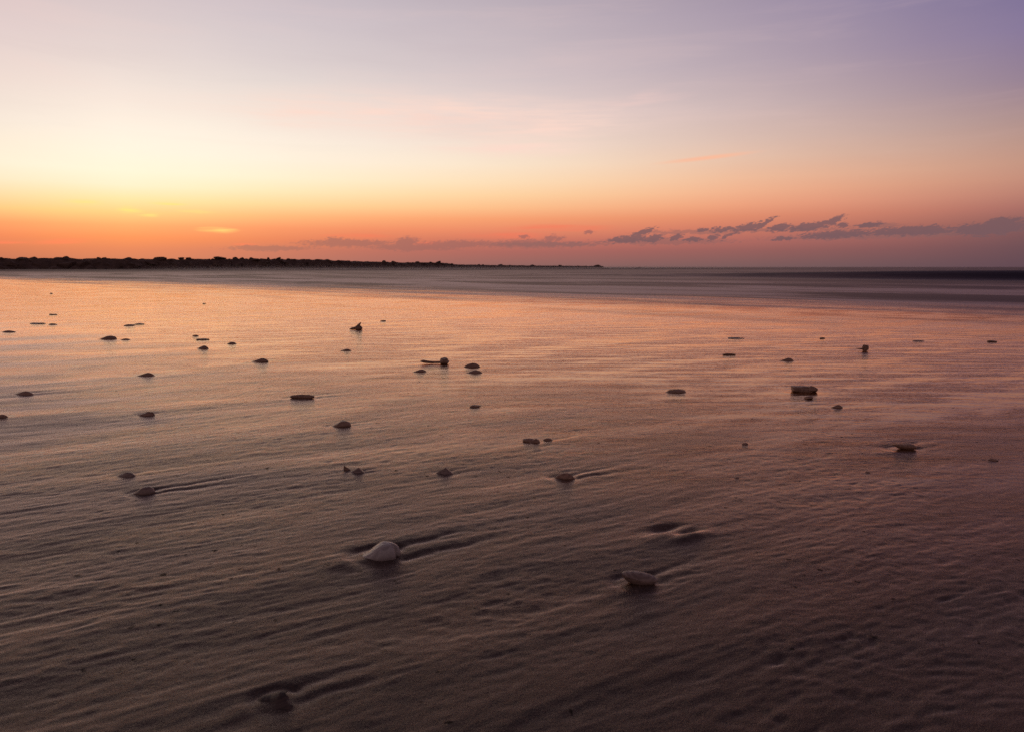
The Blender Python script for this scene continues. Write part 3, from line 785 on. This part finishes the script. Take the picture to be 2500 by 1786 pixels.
# the ones that stand up from the crest: column, width, height above sea by photograph row
BIG = [(27,22,628.5,'rounded boulder at the far left of the jetty crest'),(75,40,628,'broad low boulder on the crest near the left edge'),
 (108,20,627,'small knob of rock on the left jetty crest, first of the left knobs'),(165,24,628.5,'rounded boulder between two left knobs on the jetty crest'),
 (188,16,626,'tallest pointed boulder on the left stretch of the jetty crest'),(264,18,628.5,'left one of a pair of small crest boulders'),
 (277,15,628.8,'right one of a pair of small crest boulders'),(331,26,628.6,'squat boulder left of the wide dome rock on the crest'),
 (405,40,627.8,'widest dome-shaped boulder on the jetty crest'),(460,12,629,'small square stone on the crest right of the wide dome rock'),
 (478,14,629,'small pointed stone on the crest next to the square one'),(549,24,627,'smooth humped boulder high on the middle of the jetty'),
 (590,16,628,'low twin boulder, left, on the middle crest'),(604,12,628.6,'low twin boulder, right, on the middle crest'),
 (626,10,628.8,'small sharp stone on the middle crest'),(666,11,629,'small peaked stone left of the broad peaked boulder'),
 (688,18,628.4,'broad peaked boulder on the middle crest'),(713,10,631,'small stone at the step down in the crest'),
 (752,12,633,'little flat stone after the crest begins to fall'),(785,16,633.2,'flat boulder left of the long flat slab on the crest'),
 (806,32,633.2,'long flat slab on the falling crest'),(855,30,636.5,'low wide boulder in the fading middle of the jetty'),
 (942,18,636,'humped boulder left of the square rock group'),(963,16,637.5,'rounded boulder next to the humped one before the square rock'),
 (1022,16,638.5,'round boulder left of the big square rock'),(1052,18,639.5,'low boulder leaning against the big square rock'),
 (1069,21,637.2,'big square boulder where the high part of the jetty ends'),(1093,16,642.5,'round boulder in the dip right of the big square rock'),
 (1168,12,645.4,'left one of two round stones on the low end of the jetty'),(1178,10,645.4,'right one of two round stones on the low end of the jetty'),
 (1222,12,645.2,'single round stone on the low end of the jetty'),(1246,13,646.6,'pair-like low stone after the single round one'),
 (1299,14,646.2,'humped stone midway on the low end'),(1364,9,647.0,'small sharp stone on the low end'),
 (1408,10,648.8,'flat stone near the tip of the jetty'),(1424,12,649,'flat wide stone nearest the tip boulder'),
 (1455,22,646.4,'boulder at the very tip of the jetty, peaked to the right')]
for px, w_, yt, lab in BIG:
    c, H, Wd = spine(px); top = CAM_H + (652 - yt) / F * c.y - SEA
    boulder(px, -.08, top, w_, .6 if w_ < 22 else .35, lab, rnd)
# crest course, then the slope courses down to the water
px = -60
while px < 1440:
    c, H, Wd = spine(px); w_ = rnd.uniform(1.2, 2.6) * (1 if px < 1100 else .8) / c.y * F
    boulder(px, rnd.uniform(-.15, .02), H * rnd.uniform(.985, 1.015), w_ * 1.3, rnd.uniform(.3, .45), 'dark boulder wedged among its neighbours along the jetty crest', rnd)
    px += w_ * .95
for u, fr in ((-.52, .66), (-.92, .26)):
    px = -60
    while px < (1440 if u > -.8 else 1400):
        c, H, Wd = spine(px); w_ = rnd.uniform(1.9, 3.6) / c.y * F
        boulder(px, u + rnd.uniform(-.08, .08), H * fr * rnd.uniform(.85, 1.15) + .1, w_, rnd.uniform(.5, .75),
                'dark boulder on the upper side slope of the jetty' if u > -.8 else 'dark wet boulder at the foot of the jetty in the sea', rnd)
        px += w_ * .98
# a stone awash beyond the tip
o = bpy.data.objects.new('sea_stack_stone', RM[3]); COL.objects.link(o); o.name = 'awash_boulder'
q = ray(1559, 652); D = 264; o.location = (q.x / q.y * D, D, -.2); o.scale = (1.5, 1.2, .75)
o['label'] = 'lone low rock awash in the sea beyond the tip of the jetty'; o['category'] = 'boulder'
mm = bpy.data.materials.new('spray'); mm.use_nodes = True; t_ = mm.node_tree; t_.nodes.clear(); n = N(t_)
v_ = n.new('ShaderNodeVolumePrincipled'); v_.inputs['Color'].default_value = (.92, .80, .78, 1); v_.inputs['Anisotropy'].default_value = .35
po = n.sep(n.new('ShaderNodeNewGeometry').outputs['Position'])
n.put(v_.inputs['Density'], n.m('MULTIPLY', n.m('EXPONENT', n.m('MULTIPLY', po[2], -4.5)), .020))
om = n.new('ShaderNodeOutputMaterial'); t_.links.new(v_.outputs[0], om.inputs['Volume'])
bm = bmesh.new(); bmesh.ops.create_cube(bm, size=1)
me = bpy.data.meshes.new('sea_mist'); bm.to_mesh(me); bm.free(); me.materials.append(mm)
mist = bpy.data.objects.new('sea_mist', me); COL.objects.link(mist)
# a low bank lying along the seaward side, parallel to the stones
a0 = Vector((-60, 128)); a1 = Vector((40, 245)); dm = (a1 - a0)
nrm = Vector((dm.y, -dm.x)).normalized(); mid_ = (a0 + a1) / 2 + nrm * 16
mist.location = (mid_.x, mid_.y, .62); mist.scale = (dm.length * 1.1, 50, 1.3)
mist.rotation_euler = (0, 0, math.atan2(dm.y, dm.x)); mist['kind'] = 'stuff'
print('objects', len(sc.objects), 'sand verts', len(sand.data.vertices))
